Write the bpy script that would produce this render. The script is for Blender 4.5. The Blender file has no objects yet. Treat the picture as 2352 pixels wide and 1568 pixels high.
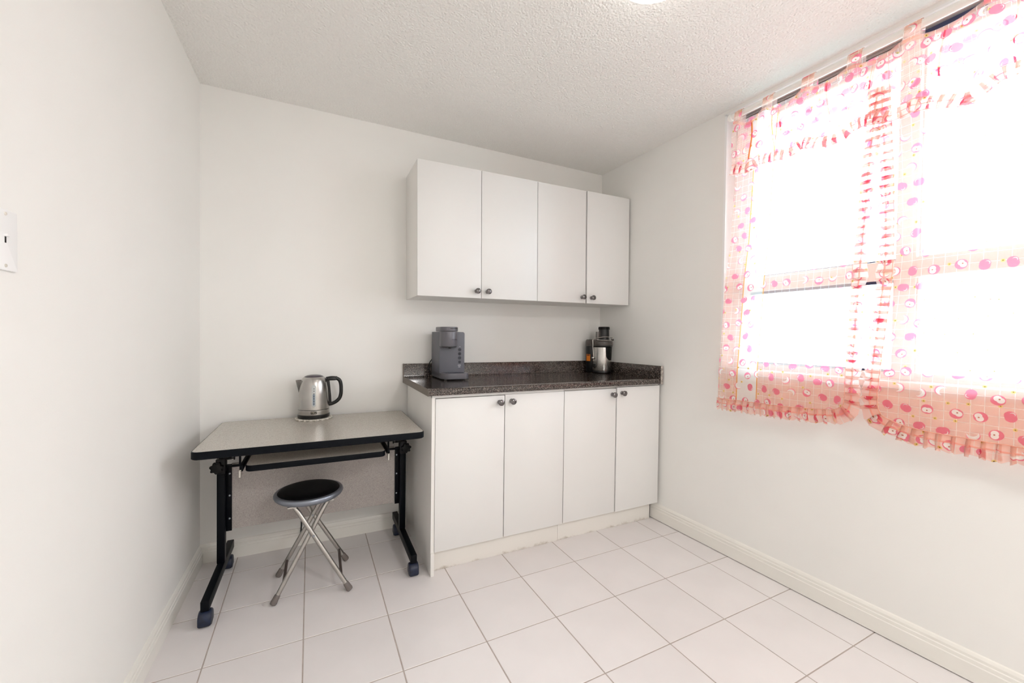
import bpy, bmesh, math, random
from mathutils import Vector, Matrix
random.seed(7)
sc = bpy.context.scene
PI = math.pi

# ------------------------------------------------------------------ camera, world, lights, exposure
F, CX, CY = 930.30, 1178.553, 787.776            # focal length and principal point for a 2352 x 1568 frame
YAW, PITCH, ROLL = 0.450259, -0.016348, 0.012601
CAM = Vector((0.538649, -2.551696, 1.184592))
cam_d = bpy.data.cameras.new('camera'); cam = bpy.data.objects.new('camera', cam_d)
sc.collection.objects.link(cam); sc.camera = cam
cam_d.sensor_width = 36.0; cam_d.sensor_fit = 'HORIZONTAL'
cam_d.lens = F / 2352 * 36.0
cam_d.shift_x = -(CX - 1176) / 2352; cam_d.shift_y = (CY - 784) / 2352
cam_d.clip_start = 0.02; cam_d.clip_end = 400
fw = Vector((math.sin(YAW) * math.cos(PITCH), math.cos(YAW) * math.cos(PITCH), math.sin(PITCH)))
rt = Vector((math.cos(YAW), -math.sin(YAW), 0)); up = rt.cross(fw)
c_, s_ = math.cos(ROLL), math.sin(ROLL)
rt, up = rt * c_ + up * s_, up * c_ - rt * s_
cam.matrix_world = Matrix(((rt.x, up.x, -fw.x, CAM.x), (rt.y, up.y, -fw.y, CAM.y), (rt.z, up.z, -fw.z, CAM.z), (0, 0, 0, 1)))

W, SR = 2.52071, 0.0439436                        # right wall: corner x and its small skew
ANG = math.atan2(-1, SR)                          # right-wall frame: x' = s (towards the camera), y' = d (outwards), z' = z
CEIL = 2.44

world = bpy.data.worlds.new('overcast_sky'); sc.world = world; world.use_nodes = True
wb = world.node_tree.nodes['Background']
wb.inputs[0].default_value = (0.72, 0.885, 1.0, 1); wb.inputs[1].default_value = 10.5
# sampling portal for the daylight that comes through the window opening
pl = bpy.data.lights.new('window_portal', 'AREA'); pl.shape = 'RECTANGLE'; pl.size = 1.5; pl.size_y = 1.40
pl.cycles.is_portal = True
po = bpy.data.objects.new('window_portal', pl); sc.collection.objects.link(po)
def rwp(s, d, z):
    v = Matrix.Rotation(ANG, 3, 'Z') @ Vector((s, d, z)); return Vector((v.x + W, v.y, v.z))
po.matrix_world = Matrix.Translation(rwp(1.77, 0.17, 1.72)) @ Matrix.Rotation(ANG, 4, 'Z') @ Matrix.Rotation(-PI / 2, 4, 'X')
# added fill lamp, unseen behind the camera, for more frontal light
ld = bpy.data.lights.new('fill_lamp', 'AREA'); ld.shape = 'DISK'; ld.size = 0.45; ld.energy = 30; ld.color = (1, .985, .975)
lo = bpy.data.objects.new('fill_lamp', ld); sc.collection.objects.link(lo); lo.location = (1.75, -3.7, 2.36)

sc.view_settings.view_transform = 'Standard'; sc.view_settings.look = 'None'
sc.view_settings.gamma = 1.0; sc.view_settings.use_curve_mapping = False
sc.view_settings.exposure = 0.40
sc.cycles.max_bounces = 14; sc.cycles.diffuse_bounces = 7; sc.cycles.glossy_bounces = 5
sc.cycles.transmission_bounces = 8; sc.cycles.transparent_max_bounces = 24
sc.cycles.sample_clamp_indirect = 8
sc.cycles.use_denoising = True

# ------------------------------------------------------------------ helpers
COL = sc.collection
def lin(h):
    h = h.lstrip('#'); out = []
    for i in (0, 2, 4):
        v = int(h[i:i + 2], 16) / 255
        out.append(v / 12.92 if v <= .04045 else ((v + .055) / 1.055) ** 2.4)
    return (*out, 1)
def newmat(name):
    m = bpy.data.materials.new(name); m.use_nodes = True
    return m, m.node_tree, m.node_tree.nodes['Principled BSDF']
def mat(name, col, rough=.5, metal=0., spec=.5, coat=0., var=0., vscale=8., bump=0., bscale=200., obj_rand=0.):
    m, nt, b = newmat(name); N, L = nt.nodes, nt.links
    c = lin(col) if isinstance(col, str) else (*col, 1)
    b.inputs['Base Color'].default_value = c
    b.inputs['Roughness'].default_value = rough; b.inputs['Metallic'].default_value = metal
    b.inputs['Specular IOR Level'].default_value = spec; b.inputs['Coat Weight'].default_value = coat
    b.inputs['Coat Roughness'].default_value = .08
    tc = N.new('ShaderNodeTexCoord')
    if var > 0 or obj_rand > 0:
        n = N.new('ShaderNodeTexNoise'); n.inputs['Scale'].default_value = vscale; n.inputs['Detail'].default_value = 4
        L.new(tc.outputs['Object'], n.inputs['Vector'])
        mr = N.new('ShaderNodeMapRange'); mr.inputs[1].default_value = .3; mr.inputs[2].default_value = .7
        mr.inputs[3].default_value = 1 - var; mr.inputs[4].default_value = 1 + var * .5
        L.new(n.outputs[0], mr.inputs[0]); fac = mr.outputs[0]
        if obj_rand > 0:
            oi = N.new('ShaderNodeObjectInfo'); m2 = N.new('ShaderNodeMapRange')
            m2.inputs[3].default_value = 1 - obj_rand; m2.inputs[4].default_value = 1 + obj_rand
            L.new(oi.outputs['Random'], m2.inputs[0])
            mu = N.new('ShaderNodeMath'); mu.operation = 'MULTIPLY'
            L.new(fac, mu.inputs[0]); L.new(m2.outputs[0], mu.inputs[1]); fac = mu.outputs[0]
        vm = N.new('ShaderNodeVectorMath'); vm.operation = 'SCALE'; vm.inputs[0].default_value = c[:3]
        L.new(fac, vm.inputs['Scale']); L.new(vm.outputs[0], b.inputs['Base Color'])
    if bump > 0:
        n2 = N.new('ShaderNodeTexNoise'); n2.inputs['Scale'].default_value = bscale; n2.inputs['Detail'].default_value = 3
        L.new(tc.outputs['Object'], n2.inputs['Vector'])
        bp = N.new('ShaderNodeBump'); bp.inputs['Strength'].default_value = bump; bp.inputs['Distance'].default_value = .004
        L.new(n2.outputs[0], bp.inputs['Height']); L.new(bp.outputs[0], b.inputs['Normal'])
    return m
def speckle(name, base, spots, rough, scale=420., coat=0., hi=.62, bump=0.):
    """base colour with finer chips of other colours"""
    m, nt, b = newmat(name); N, L = nt.nodes, nt.links
    tc = N.new('ShaderNodeTexCoord')
    v = N.new('ShaderNodeTexVoronoi'); v.inputs['Scale'].default_value = scale
    L.new(tc.outputs['Object'], v.inputs['Vector'])
    sep = N.new('ShaderNodeSeparateColor'); L.new(v.outputs['Color'], sep.inputs[0])
    cr = N.new('ShaderNodeValToRGB'); cr.color_ramp.interpolation = 'CONSTANT'
    cr.color_ramp.elements[0].color = lin(base); cr.color_ramp.elements[0].position = 0
    cr.color_ramp.elements[1].color = lin(spots[0][1]); cr.color_ramp.elements[1].position = spots[0][0]
    for p, c in spots[1:]:
        e = cr.color_ramp.elements.new(p); e.color = lin(c)
    L.new(sep.outputs[0], cr.inputs[0]); L.new(cr.outputs[0], b.inputs['Base Color'])
    b.inputs['Roughness'].default_value = rough; b.inputs['Coat Weight'].default_value = coat; b.inputs['Coat Roughness'].default_value = .06
    return m

class MB:
    """collects shapes and links them as one mesh object"""
    def __init__(self): self.bm = bmesh.new(); self.uv = None
    def box(self, a, b, bev=0., seg=2, M=None):
        t = bmesh.new(); bmesh.ops.create_cube(t, size=1)
        c = (Vector(a) + Vector(b)) / 2; d = Vector(b) - Vector(a)
        for v in t.verts: v.co = Vector((v.co.x * d.x, v.co.y * d.y, v.co.z * d.z)) + c
        if bev > 0: bmesh.ops.bevel(t, geom=t.edges[:], offset=bev, segments=seg, affect='EDGES', profile=.5)
        return self._take(t, M)
    def _take(self, t, M=None):
        if M is not None: t.transform(M)
        me = bpy.data.meshes.new('t'); t.to_mesh(me); t.free(); self.bm.from_mesh(me); bpy.data.meshes.remove(me); return self
    def prism(self, pts, axis, a, b, bev=0., seg=2, M=None):
        """closed outline in the other two axes, extruded along axis from a to b"""
        t = bmesh.new()
        def P(p, w): return {0: (w, p[0], p[1]), 1: (p[0], w, p[1]), 2: (p[0], p[1], w)}[axis]
        f = t.faces.new([t.verts.new(P(p, a)) for p in pts])
        r = bmesh.ops.extrude_face_region(t, geom=[f])
        sh = [0, 0, 0]; sh[axis] = b - a
        bmesh.ops.translate(t, verts=[g for g in r['geom'] if isinstance(g, bmesh.types.BMVert)], vec=sh)
        bmesh.ops.recalc_face_normals(t, faces=t.faces[:])
        if bev > 0:
            es = [e for e in t.edges if len(e.link_faces) == 2 and e.calc_face_angle(0) > .6]
            bmesh.ops.bevel(t, geom=es, offset=bev, segments=seg, affect='EDGES', profile=.5)
        return self._take(t, M)
    def lathe(self, prof, n=40, c=(0, 0, 0), sx=1., sy=1., a0=0., a1=2 * PI, M=None):
        t = bmesh.new(); full = abs(a1 - a0 - 2 * PI) < 1e-6; m = n if full else n + 1
        rings = []
        for r, z in prof:
            if r < 1e-6: rings.append([t.verts.new((c[0], c[1], c[2] + z))] * m)
            else: rings.append([t.verts.new((c[0] + sx * r * math.cos(a0 + (a1 - a0) * k / n), c[1] + sy * r * math.sin(a0 + (a1 - a0) * k / n), c[2] + z)) for k in range(m)])
        for i in range(len(rings) - 1):
            for k in range(n):
                q = [rings[i][k], rings[i][(k + 1) % m], rings[i + 1][(k + 1) % m], rings[i + 1][k]]
                u = []
                for x in q:
                    if x not in u: u.append(x)
                if len(u) > 2:
                    try: t.faces.new(u)
                    except ValueError: pass
        bmesh.ops.recalc_face_normals(t, faces=t.faces[:])
        return self._take(t, M)
    def tube(self, pts, r, n=12, closed=False, caps=True, flat=1., M=None):
        t = bmesh.new(); P = [Vector(p) for p in pts]; k = len(P); rs = r if isinstance(r, (list, tuple)) else [r] * k
        tang = []
        for i in range(k):
            a = P[(i - 1) % k] if (closed or i > 0) else P[i]; b = P[(i + 1) % k] if (closed or i < k - 1) else P[i]
            tang.append((b - a).normalized())
        ref = Vector((0, 0, 1)) if abs(tang[0].z) < .9 else Vector((1, 0, 0))
        nrm = (ref - tang[0] * ref.dot(tang[0])).normalized(); rings = []
        for i in range(k):
            if i: nrm = (nrm - tang[i] * nrm.dot(tang[i])).normalized()
            bi = tang[i].cross(nrm)
            rings.append([t.verts.new(P[i] + rs[i] * (nrm * math.cos(2 * PI * j / n) * flat + bi * math.sin(2 * PI * j / n))) for j in range(n)])
        for i in range(k if closed else k - 1):
            A, B = rings[i], rings[(i + 1) % k]
            for j in range(n): t.faces.new([A[j], A[(j + 1) % n], B[(j + 1) % n], B[j]])
        if caps and not closed: t.faces.new(rings[0][::-1]); t.faces.new(rings[-1])
        bmesh.ops.recalc_face_normals(t, faces=t.faces[:])
        return self._take(t, M)
    def sphere(self, c, r, sc_=(1, 1, 1), n=20):
        t = bmesh.new(); bmesh.ops.create_uvsphere(t, u_segments=n, v_segments=n // 2, radius=r)
        for v in t.verts: v.co = Vector((v.co.x * sc_[0], v.co.y * sc_[1], v.co.z * sc_[2])) + Vector(c)
        return self._take(t)
    def build(self, name, m, parent=None, smooth=True, ang=35, world=None, **props):
        me = bpy.data.meshes.new(name); self.bm.to_mesh(me); self.bm.free()
        me.materials.append(m)
        if smooth:
            me.shade_smooth()
            me.set_sharp_from_angle(angle=math.radians(ang))
        return link(name, me, parent, world, **props)
def link(name, me, parent=None, world=None, **props):
    o = bpy.data.objects.new(name, me); COL.objects.link(o)
    if parent is not None: o.parent = parent; o.matrix_parent_inverse = parent.matrix_world.inverted() if False else Matrix()
    if world is not None: o.matrix_world = world
    for k, v in props.items(): o[k] = v
    return o
def thing(name, loc, label, cat, group=None, rz=0., M=None):
    o = bpy.data.objects.new(name, None); COL.objects.link(o); o.empty_display_size = .1
    o.matrix_world = M if M is not None else Matrix.Translation(loc) @ Matrix.Rotation(rz, 4, 'Z')
    o['label'] = label; o['category'] = cat
    if group: o['group'] = group
    return o
def tag(o, label, cat, group=None):
    o['label'] = label; o['category'] = cat
    if group: o['group'] = group
    return o
def rrect(x0, x1, y0, y1, r, n=6, rs=None):
    """rounded rectangle outline; rs = radii for (x1y1, x0y1, x0y0, x1y0)"""
    rs = rs or (r, r, r, r); out = []
    for (cx, cy, a, q) in ((x1, y1, 0, 0), (x0, y1, 90, 1), (x0, y0, 180, 2), (x1, y0, 270, 3)):
        rr = rs[q]; ox = cx - rr if cx == x1 else cx + rr; oy = cy - rr if cy == y1 else cy + rr
        for k in range(n + 1):
            t = math.radians(a + 90 * k / n); out.append((ox + rr * math.cos(t), oy + rr * math.sin(t)))
    return out
def text_mesh(s, size, extrude=.0003, spacing=1.):
    cu = bpy.data.curves.new('t', 'FONT'); cu.body = s; cu.size = size; cu.extrude = extrude
    cu.align_x = 'CENTER'; cu.align_y = 'CENTER'; cu.space_character = spacing; cu.resolution_u = 3
    o = bpy.data.objects.new('t', cu); COL.objects.link(o)
    dg = bpy.context.evaluated_depsgraph_get(); me = bpy.data.meshes.new_from_object(o.evaluated_get(dg))
    bpy.data.objects.remove(o); bpy.data.curves.remove(cu); return me
RW = Matrix.Translation((W, 0, 0)) @ Matrix.Rotation(ANG, 4, 'Z')
ID = Matrix()

# ------------------------------------------------------------------ materials
M_wall = mat('wall_paint', (.83, .82, .792), .65, var=.015, vscale=2.5, bump=.05, bscale=240)
M_ceil, nt, b = newmat('popcorn_ceiling')
b.inputs['Base Color'].default_value = (.83, .82, .792, 1); b.inputs['Roughness'].default_value = .9
tc = nt.nodes.new('ShaderNodeTexCoord'); vo = nt.nodes.new('ShaderNodeTexVoronoi'); vo.inputs['Scale'].default_value = 125
no = nt.nodes.new('ShaderNodeTexNoise'); no.inputs['Scale'].default_value = 110; no.inputs['Detail'].default_value = 4
vo.feature = 'SMOOTH_F1'
mx = nt.nodes.new('ShaderNodeMath'); mx.operation = 'SUBTRACT'
bp = nt.nodes.new('ShaderNodeBump'); bp.inputs['Strength'].default_value = .62; bp.inputs['Distance'].default_value = .006
nt.links.new(tc.outputs['Object'], vo.inputs['Vector']); nt.links.new(tc.outputs['Object'], no.inputs['Vector'])
nt.links.new(no.outputs[0], mx.inputs[0]); nt.links.new(vo.outputs['Distance'], mx.inputs[1])
nt.links.new(mx.outputs[0], bp.inputs['Height']); nt.links.new(bp.outputs[0], b.inputs['Normal'])
M_trim = mat('trim_paint', (.82, .80, .75), .4, var=.02, vscale=5)
M_pvc = mat('window_pvc', (.86, .86, .86), .35)
M_tile = mat('floor_tile', (.77, .735, .73), .28, var=.035, vscale=5, obj_rand=.018)
M_grout = mat('grout', '#b3a8a1', .9, var=.12, vscale=30)
M_white = mat('white_melamine', (.745, .74, .725), .38, var=.012, vscale=3)
M_white_side = mat('melamine_side', (.79, .775, .745), .45, var=.02, vscale=4)
M_edge = mat('worn_edge', '#d9d4ca', .6, var=.2, vscale=60)
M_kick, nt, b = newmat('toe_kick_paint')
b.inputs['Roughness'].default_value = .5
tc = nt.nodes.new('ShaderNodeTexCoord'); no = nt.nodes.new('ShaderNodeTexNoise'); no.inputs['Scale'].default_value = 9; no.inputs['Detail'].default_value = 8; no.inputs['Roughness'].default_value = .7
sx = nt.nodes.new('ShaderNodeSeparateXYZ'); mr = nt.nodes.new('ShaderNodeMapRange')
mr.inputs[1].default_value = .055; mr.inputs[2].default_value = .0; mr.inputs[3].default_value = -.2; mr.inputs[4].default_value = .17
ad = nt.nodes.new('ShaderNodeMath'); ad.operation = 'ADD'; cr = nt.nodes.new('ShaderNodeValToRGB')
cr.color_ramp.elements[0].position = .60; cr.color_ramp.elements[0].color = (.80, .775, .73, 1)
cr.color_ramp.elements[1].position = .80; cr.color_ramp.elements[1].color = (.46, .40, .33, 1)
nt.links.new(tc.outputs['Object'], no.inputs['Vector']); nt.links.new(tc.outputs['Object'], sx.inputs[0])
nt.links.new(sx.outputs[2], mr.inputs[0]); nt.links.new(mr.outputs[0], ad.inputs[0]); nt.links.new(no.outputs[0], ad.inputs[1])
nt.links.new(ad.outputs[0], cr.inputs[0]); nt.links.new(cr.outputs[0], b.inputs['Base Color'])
M_granite = speckle('granite_laminate', '#120e0d', [(.26, '#241d1b'), (.48, '#443a36'), (.70, '#0d0a09'), (.77, '#6a5e57'), (.91, '#a0948b')], .13, 470, coat=.3)
M_endcap = mat('laminate_end', '#6d645b', .55, var=.1, vscale=90)
M_chip = mat('chipped_edge', '#b4aca4', .7, var=.7, vscale=55)
M_blackmetal = mat('black_powder_coat', '#04070d', .45, spec=.12, var=.08, vscale=20)
M_band = mat('black_edge_band', '#04080f', .5, spec=.12, var=.08, vscale=25)
M_greylam = speckle('grey_laminate', '#b3ada5', [(.34, '#bcb6ad'), (.62, '#a9a39c'), (.84, '#c4bdb4'), (.95, '#968f89')], .24, 520)
M_greypanel = speckle('grey_panel', '#a59e9a', [(.34, '#aca5a0'), (.62, '#9b9490'), (.84, '#b3aca7'), (.95, '#8a837f')], .5, 520)
M_caster = mat('caster_plastic', '#141f38', .45, var=.55, vscale=55)
M_chrome = mat('chrome', '#c9c6c0', .14, 1.)
M_silver = mat('silver_tube', '#b5b2ad', .32, 1., var=.12, vscale=18)
M_silverp = mat('silver_rim', '#8d939e', .36, .85, var=.06, vscale=12)
M_rubber = mat('grey_rubber', '#6f6763', .7)
M_bar = mat('brown_bar', '#4b3f3b', .5)
M_vinyl = mat('black_vinyl', '#020204', .5, spec=.12)
M_knob = mat('black_chrome', '#6f6c6c', .14, .95)
M_steel = mat('brushed_steel', '#b9b6b2', .25, 1., var=.12, vscale=16)
M_black = mat('black_plastic', '#060606', .3)
M_blackm = mat('black_matte_plastic', '#030304', .5, spec=.25)
M_lid = mat('smoked_lid', '#4c444c', .25, .3)
M_gauge = mat('gauge_window', '#b9bcbb', .2)
M_gaugew = mat('gauge_water', '#7a8796', .2)
M_letters = mat('pale_lettering', '#b9b09c', .5)
M_ink = mat('dark_ink', '#2b2c30', .6)
M_mat = mat('white_crochet', '#d6d0c6', .9, var=.2, vscale=160, bump=.6, bscale=300)
M_cm = mat('slate_plastic', '#5f6068', .42, var=.03, vscale=6)
M_cms = mat('slate_plastic_gloss', '#65646a', .34, .2)
M_cmd = mat('button_grey', '#3f4049', .4)
M_wht = mat('white_print', '#e6e6e6', .5)
M_orange = mat('orange_sticker', '#e07a10', .5)
M_sticker = mat('sticker_header', '#7a3a08', .6)
M_shade = mat('navy_shade', '#2b3658', .4)  # dark colour standing in for shade in the window frame gaps
M_alu = mat('grey_aluminium', '#a3a0a0', .4, .4)
M_rod = mat('white_rod', (.82, .80, .76), .3)
M_wire = mat('black_cord', '#09090b', .5)
M_screw = mat('zinc_screw', '#9aa0a6', .3, .9)
# smoked clear plastic
M_smoke, nt, b = newmat('smoked_plastic')
b.inputs['Base Color'].default_value = (.11, .09, .08, 1); b.inputs['Roughness'].default_value = .1
b.inputs['Alpha'].default_value = .60
M_glass, nt, b = newmat('window_glass')
for n_ in list(nt.nodes):
    if n_.type == 'BSDF_PRINCIPLED': nt.nodes.remove(n_)
tr = nt.nodes.new('ShaderNodeBsdfTransparent'); tr.inputs[0].default_value = (.95, .97, .97, 1)
gl = nt.nodes.new('ShaderNodeBsdfGlossy'); gl.inputs['Roughness'].default_value = .02
fr = nt.nodes.new('ShaderNodeFresnel'); fr.inputs[0].default_value = 1.25
ms = nt.nodes.new('ShaderNodeMixShader')
nt.links.new(fr.outputs[0], ms.inputs[0]); nt.links.new(tr.outputs[0], ms.inputs[1]); nt.links.new(gl.outputs[0], ms.inputs[2])
nt.links.new(ms.outputs[0], nt.nodes['Material Output'].inputs[0])
M_lamp, nt, b = newmat('lamp_glass')
b.inputs['Base Color'].default_value = (.9, .9, .88, 1)
b.inputs['Emission Color'].default_value = (1, .96, .9, 1); b.inputs['Emission Strength'].default_value = 5
M_conc = mat('far_facade', (.80, .79, .78), .8, var=.04, vscale=.3)
M_conc2 = mat('far_balcony', (.72, .71, .70), .8)
M_pane = mat('far_pane', (.36, .40, .44), .2)
M_ground = mat('far_ground', (.30, .32, .28), .9, var=.2, vscale=.05)

def fabric(name, base_op=.30, filt=(1, .85, .78, 1), PEACH=(.95, .29, .15, 1), mo=1.):
    """sheer printed curtain cloth: woven grid, apples, halves, slices and small blossoms; uv in metres"""
    m, nt, b = newmat(name); N, L = nt.nodes, nt.links; N.remove(b)
    def val(x):
        return x
    def mth(op, *a):
        n = N.new('ShaderNodeMath'); n.operation = op
        for i, x in enumerate(a):
            if isinstance(x, (int, float)): n.inputs[i].default_value = x
            else: L.new(x, n.inputs[i])
        return n.outputs[0]
    def vec(x, y):
        n = N.new('ShaderNodeCombineXYZ')
        for i, q in enumerate((x, y)):
            if isinstance(q, (int, float)): n.inputs[i].default_value = q
            else: L.new(q, n.inputs[i])
        return n.outputs[0]
    uv = N.new('ShaderNodeUVMap'); uv.uv_map = 'UVMap'
    sp = N.new('ShaderNodeSeparateXYZ'); L.new(uv.outputs[0], sp.inputs[0]); U, V = sp.outputs[0], sp.outputs[1]
    g = .033
    lu = mth('LESS_THAN', mth('FRACT', mth('DIVIDE', U, g)), .055)
    lv = mth('LESS_THAN', mth('FRACT', mth('DIVIDE', V, g)), .055)
    line = mth('MAXIMUM', lu, lv)
    def cells(c, ou, ov, seed):
        v_ = mth('ADD', V, ov); row = mth('FLOOR', mth('DIVIDE', v_, c))
        u_ = mth('ADD', mth('ADD', U, ou), mth('MULTIPLY', row, c * .46)); col = mth('FLOOR', mth('DIVIDE', u_, c))
        wn = N.new('ShaderNodeTexWhiteNoise'); wn.noise_dimensions = '3D'
        cb = N.new('ShaderNodeCombineXYZ'); L.new(row, cb.inputs[0]); L.new(col, cb.inputs[1]); cb.inputs[2].default_value = seed
        L.new(cb.outputs[0], wn.inputs['Vector'])
        s3 = N.new('ShaderNodeSeparateColor'); L.new(wn.outputs['Color'], s3.inputs[0])
        px = mth('SUBTRACT', mth('FRACT', mth('DIVIDE', u_, c)), mth('ADD', .36, mth('MULTIPLY', s3.outputs[0], .28)))
        py = mth('SUBTRACT', mth('FRACT', mth('DIVIDE', v_, c)), mth('ADD', .36, mth('MULTIPLY', s3.outputs[1], .28)))
        return px, py, s3.outputs[2], wn.outputs['Value']
    def dist(px, py, cx, cy):
        return mth('SQRT', mth('ADD', mth('POWER', mth('SUBTRACT', px, cx), 2), mth('POWER', mth('SUBTRACT', py, cy), 2)))
    px, py, typ, rnd = cells(.066, 0, 0, 1.)
    px, py = mth('MULTIPLY', px, .88), mth('MULTIPLY', py, .88)
    a = mth('MULTIPLY', rnd, 6.283); ca, sa = mth('COSINE', a), mth('SINE', a)
    qx = mth('SUBTRACT', mth('MULTIPLY', px, ca), mth('MULTIPLY', py, sa)); qy = mth('ADD', mth('MULTIPLY', px, sa), mth('MULTIPLY', py, ca))
    lt = lambda x, y: mth('LESS_THAN', x, y)
    d0 = dist(qx, qy, 0, 0)
    disc = lt(d0, .235)
    isA = lt(typ, .38); isS = mth('GREATER_THAN', typ, .68); isH = mth('SUBTRACT', 1, mth('MAXIMUM', isA, isS))
    # whole apple: two lobes with a small shine
    apple = mth('MAXIMUM', lt(dist(qx, qy, -.055, 0), .19), lt(dist(qx, qy, .055, 0), .19))
    shine = mth('MULTIPLY', lt(dist(qx, qy, .09, .07), .09), mth('GREATER_THAN', dist(qx, qy, .065, .045), .09))
    # half apple: red rim, pale flesh in two lobes, seed
    half_w = mth('MAXIMUM', lt(dist(qx, qy, -.065, -.045), .125), lt(dist(qx, qy, .065, -.045), .125))
    seed = lt(dist(qx, qy, 0, -.06), .033)
    # slice: crescent
    sl_r = mth('MULTIPLY', disc, mth('GREATER_THAN', dist(qx, qy, 0, .16), .20))
    sl_w = mth('MULTIPLY', lt(dist(qx, qy, 0, .035), .215), mth('GREATER_THAN', dist(qx, qy, 0, .16), .20))
    red = mth('MAXIMUM', mth('MULTIPLY', isA, apple), mth('MAXIMUM', mth('MULTIPLY', isH, disc), mth('MULTIPLY', isS, sl_r)))
    wht = mth('MAXIMUM', mth('MULTIPLY', isA, shine), mth('MAXIMUM', mth('MULTIPLY', isH, half_w), mth('MULTIPLY', isS, sl_w)))
    sd = mth('MULTIPLY', isH, seed)
    bx, by, bt, _ = cells(.062, .021, .035, 5.)
    on = mth('GREATER_THAN', bt, .45)
    bl = mth('MULTIPLY', on, lt(dist(bx, by, 0, 0), .085)); bc = mth('MULTIPLY', on, lt(dist(bx, by, 0, 0), .03))
    # pale woven band along the outer edge, with orange borders (stored in a second uv layer: x = distance from that edge)
    u2 = N.new('ShaderNodeUVMap'); u2.uv_map = 'BAND'; s2 = N.new('ShaderNodeSeparateXYZ'); L.new(u2.outputs[0], s2.inputs[0]); E = s2.outputs[0]
    band = mth('MULTIPLY', mth('GREATER_THAN', E, .098), lt(E, .200))
    bord = mth('MAXIMUM', mth('MULTIPLY', mth('GREATER_THAN', E, .095), lt(E, .0995)), mth('MULTIPLY', mth('GREATER_THAN', E, .1985), lt(E, .203)))
    nb = mth('SUBTRACT', 1, band)
    line = mth('MULTIPLY', line, nb)
    def mix(f, A, B):
        n = N.new('ShaderNodeMix'); n.data_type = 'RGBA'; L.new(f, n.inputs[0])
        for i, q in ((6, A), (7, B)):
            if isinstance(q, tuple): n.inputs[i].default_value = q
            else: L.new(q, n.inputs[i])
        return n.outputs[2]
    def mixf(f, A, B):
        n = N.new('ShaderNodeMix'); n.data_type = 'FLOAT'; L.new(f, n.inputs[0])
        for i, q in ((2, A), (3, B)):
            if isinstance(q, (int, float)): n.inputs[i].default_value = q
            else: L.new(q, n.inputs[i])
        return n.outputs[0]
    c = mix(band, PEACH, (.88, .86, .80, 1))
    t = mix(band, filt, (.98, .98, .97, 1)); gw = mix(band, (.97, .92, .90, 1), (.97, .97, .96, 1)); o = mixf(band, base_op, .45)
    for f, cc, tt, gg, oo in ((line, (.92, .84, .74, 1), (1, .9, .82, 1), (.97, .96, .95, 1), .55), (bl, (.85, .55, .12, 1), (1, .85, .4, 1), (.9, .75, .3, 1), .5), (bc, (.10, .06, .02, 1), (.5, .4, .2, 1), (.2, .12, .05, 1), .75),
                          (bord, (.80, .32, .05, 1), (1, .5, .2, 1), (.85, .40, .12, 1), .85), (red, (.76, .11, .12, 1), (1, .42, .54, 1), (.92, .34, .50, 1), .66), (wht, (.90, .87, .80, 1), (1, .97, .93, 1), (.95, .94, .92, 1), .68), (sd, (.45, .14, .08, 1), (.8, .5, .4, 1), (.4, .15, .12, 1), .75)):
        c = mix(f, c, cc); t = mix(f, t, tt); o = mixf(f, o, oo * mo); gw = mix(f, gw, gg)
    df = N.new('ShaderNodeBsdfDiffuse'); tl = N.new('ShaderNodeBsdfTranslucent'); tp = N.new('ShaderNodeBsdfTransparent')
    L.new(c, df.inputs[0])
    L.new(gw, tl.inputs[0]); L.new(t, tp.inputs[0])
    m1 = N.new('ShaderNodeMixShader'); m1.inputs[0].default_value = .50
    L.new(df.outputs[0], m1.inputs[1]); L.new(tl.outputs[0], m1.inputs[2])
    m2 = N.new('ShaderNodeMixShader'); L.new(o, m2.inputs[0]); L.new(tp.outputs[0], m2.inputs[1]); L.new(m1.outputs[0], m2.inputs[2])
    L.new(m2.outputs[0], N['Material Output'].inputs[0])
    return m
M_fab = fabric('sheer_apple_print')
M_hem, nt_, b_ = newmat('sheer_hem'); nt_.nodes.remove(b_)
_d = nt_.nodes.new('ShaderNodeBsdfDiffuse'); _t = nt_.nodes.new('ShaderNodeBsdfTranslucent'); _p = nt_.nodes.new('ShaderNodeBsdfTransparent')
_d.inputs[0].default_value = (.93, .42, .30, 1); _t.inputs[0].default_value = (.90, .60, .58, 1); _p.inputs[0].default_value = (1, .72, .68, 1)
_a = nt_.nodes.new('ShaderNodeMixShader'); _a.inputs[0].default_value = .4; _b = nt_.nodes.new('ShaderNodeMixShader'); _b.inputs[0].default_value = .62
nt_.links.new(_d.outputs[0], _a.inputs[1]); nt_.links.new(_t.outputs[0], _a.inputs[2]); nt_.links.new(_p.outputs[0], _b.inputs[1]); nt_.links.new(_a.outputs[0], _b.inputs[2])
nt_.links.new(_b.outputs[0], nt_.nodes['Material Output'].inputs[0])
M_ruf = fabric('ruffle_apple_print', .60, (1, .94, .93, 1), (.95, .43, .30, 1))
M_val = fabric('valance_apple_print', .24, (1, .90, .85, 1), (.95, .36, .22, 1), .72)

# ------------------------------------------------------------------ room shell
Y0 = -4.4
RX = lambda y: W - y * SR
def st(o): o['kind'] = 'structure'; return o
st(MB().box((-.12, 0, -.1), (W + .5, .12, CEIL + .1)).build('wall_back', M_wall, smooth=False))
st(MB().box((-.12, Y0, -.1), (0, 0, CEIL + .1)).build('wall_left', M_wall, smooth=False))
st(MB().box((-.12, Y0 - .12, -.1), (RX(Y0) + .2, Y0, CEIL + .1)).build('wall_front', M_wall, smooth=False))
st(MB().box((-.12, Y0 - .12, CEIL), (W + .6, .12, CEIL + .1)).build('ceiling', M_ceil, smooth=False))
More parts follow.
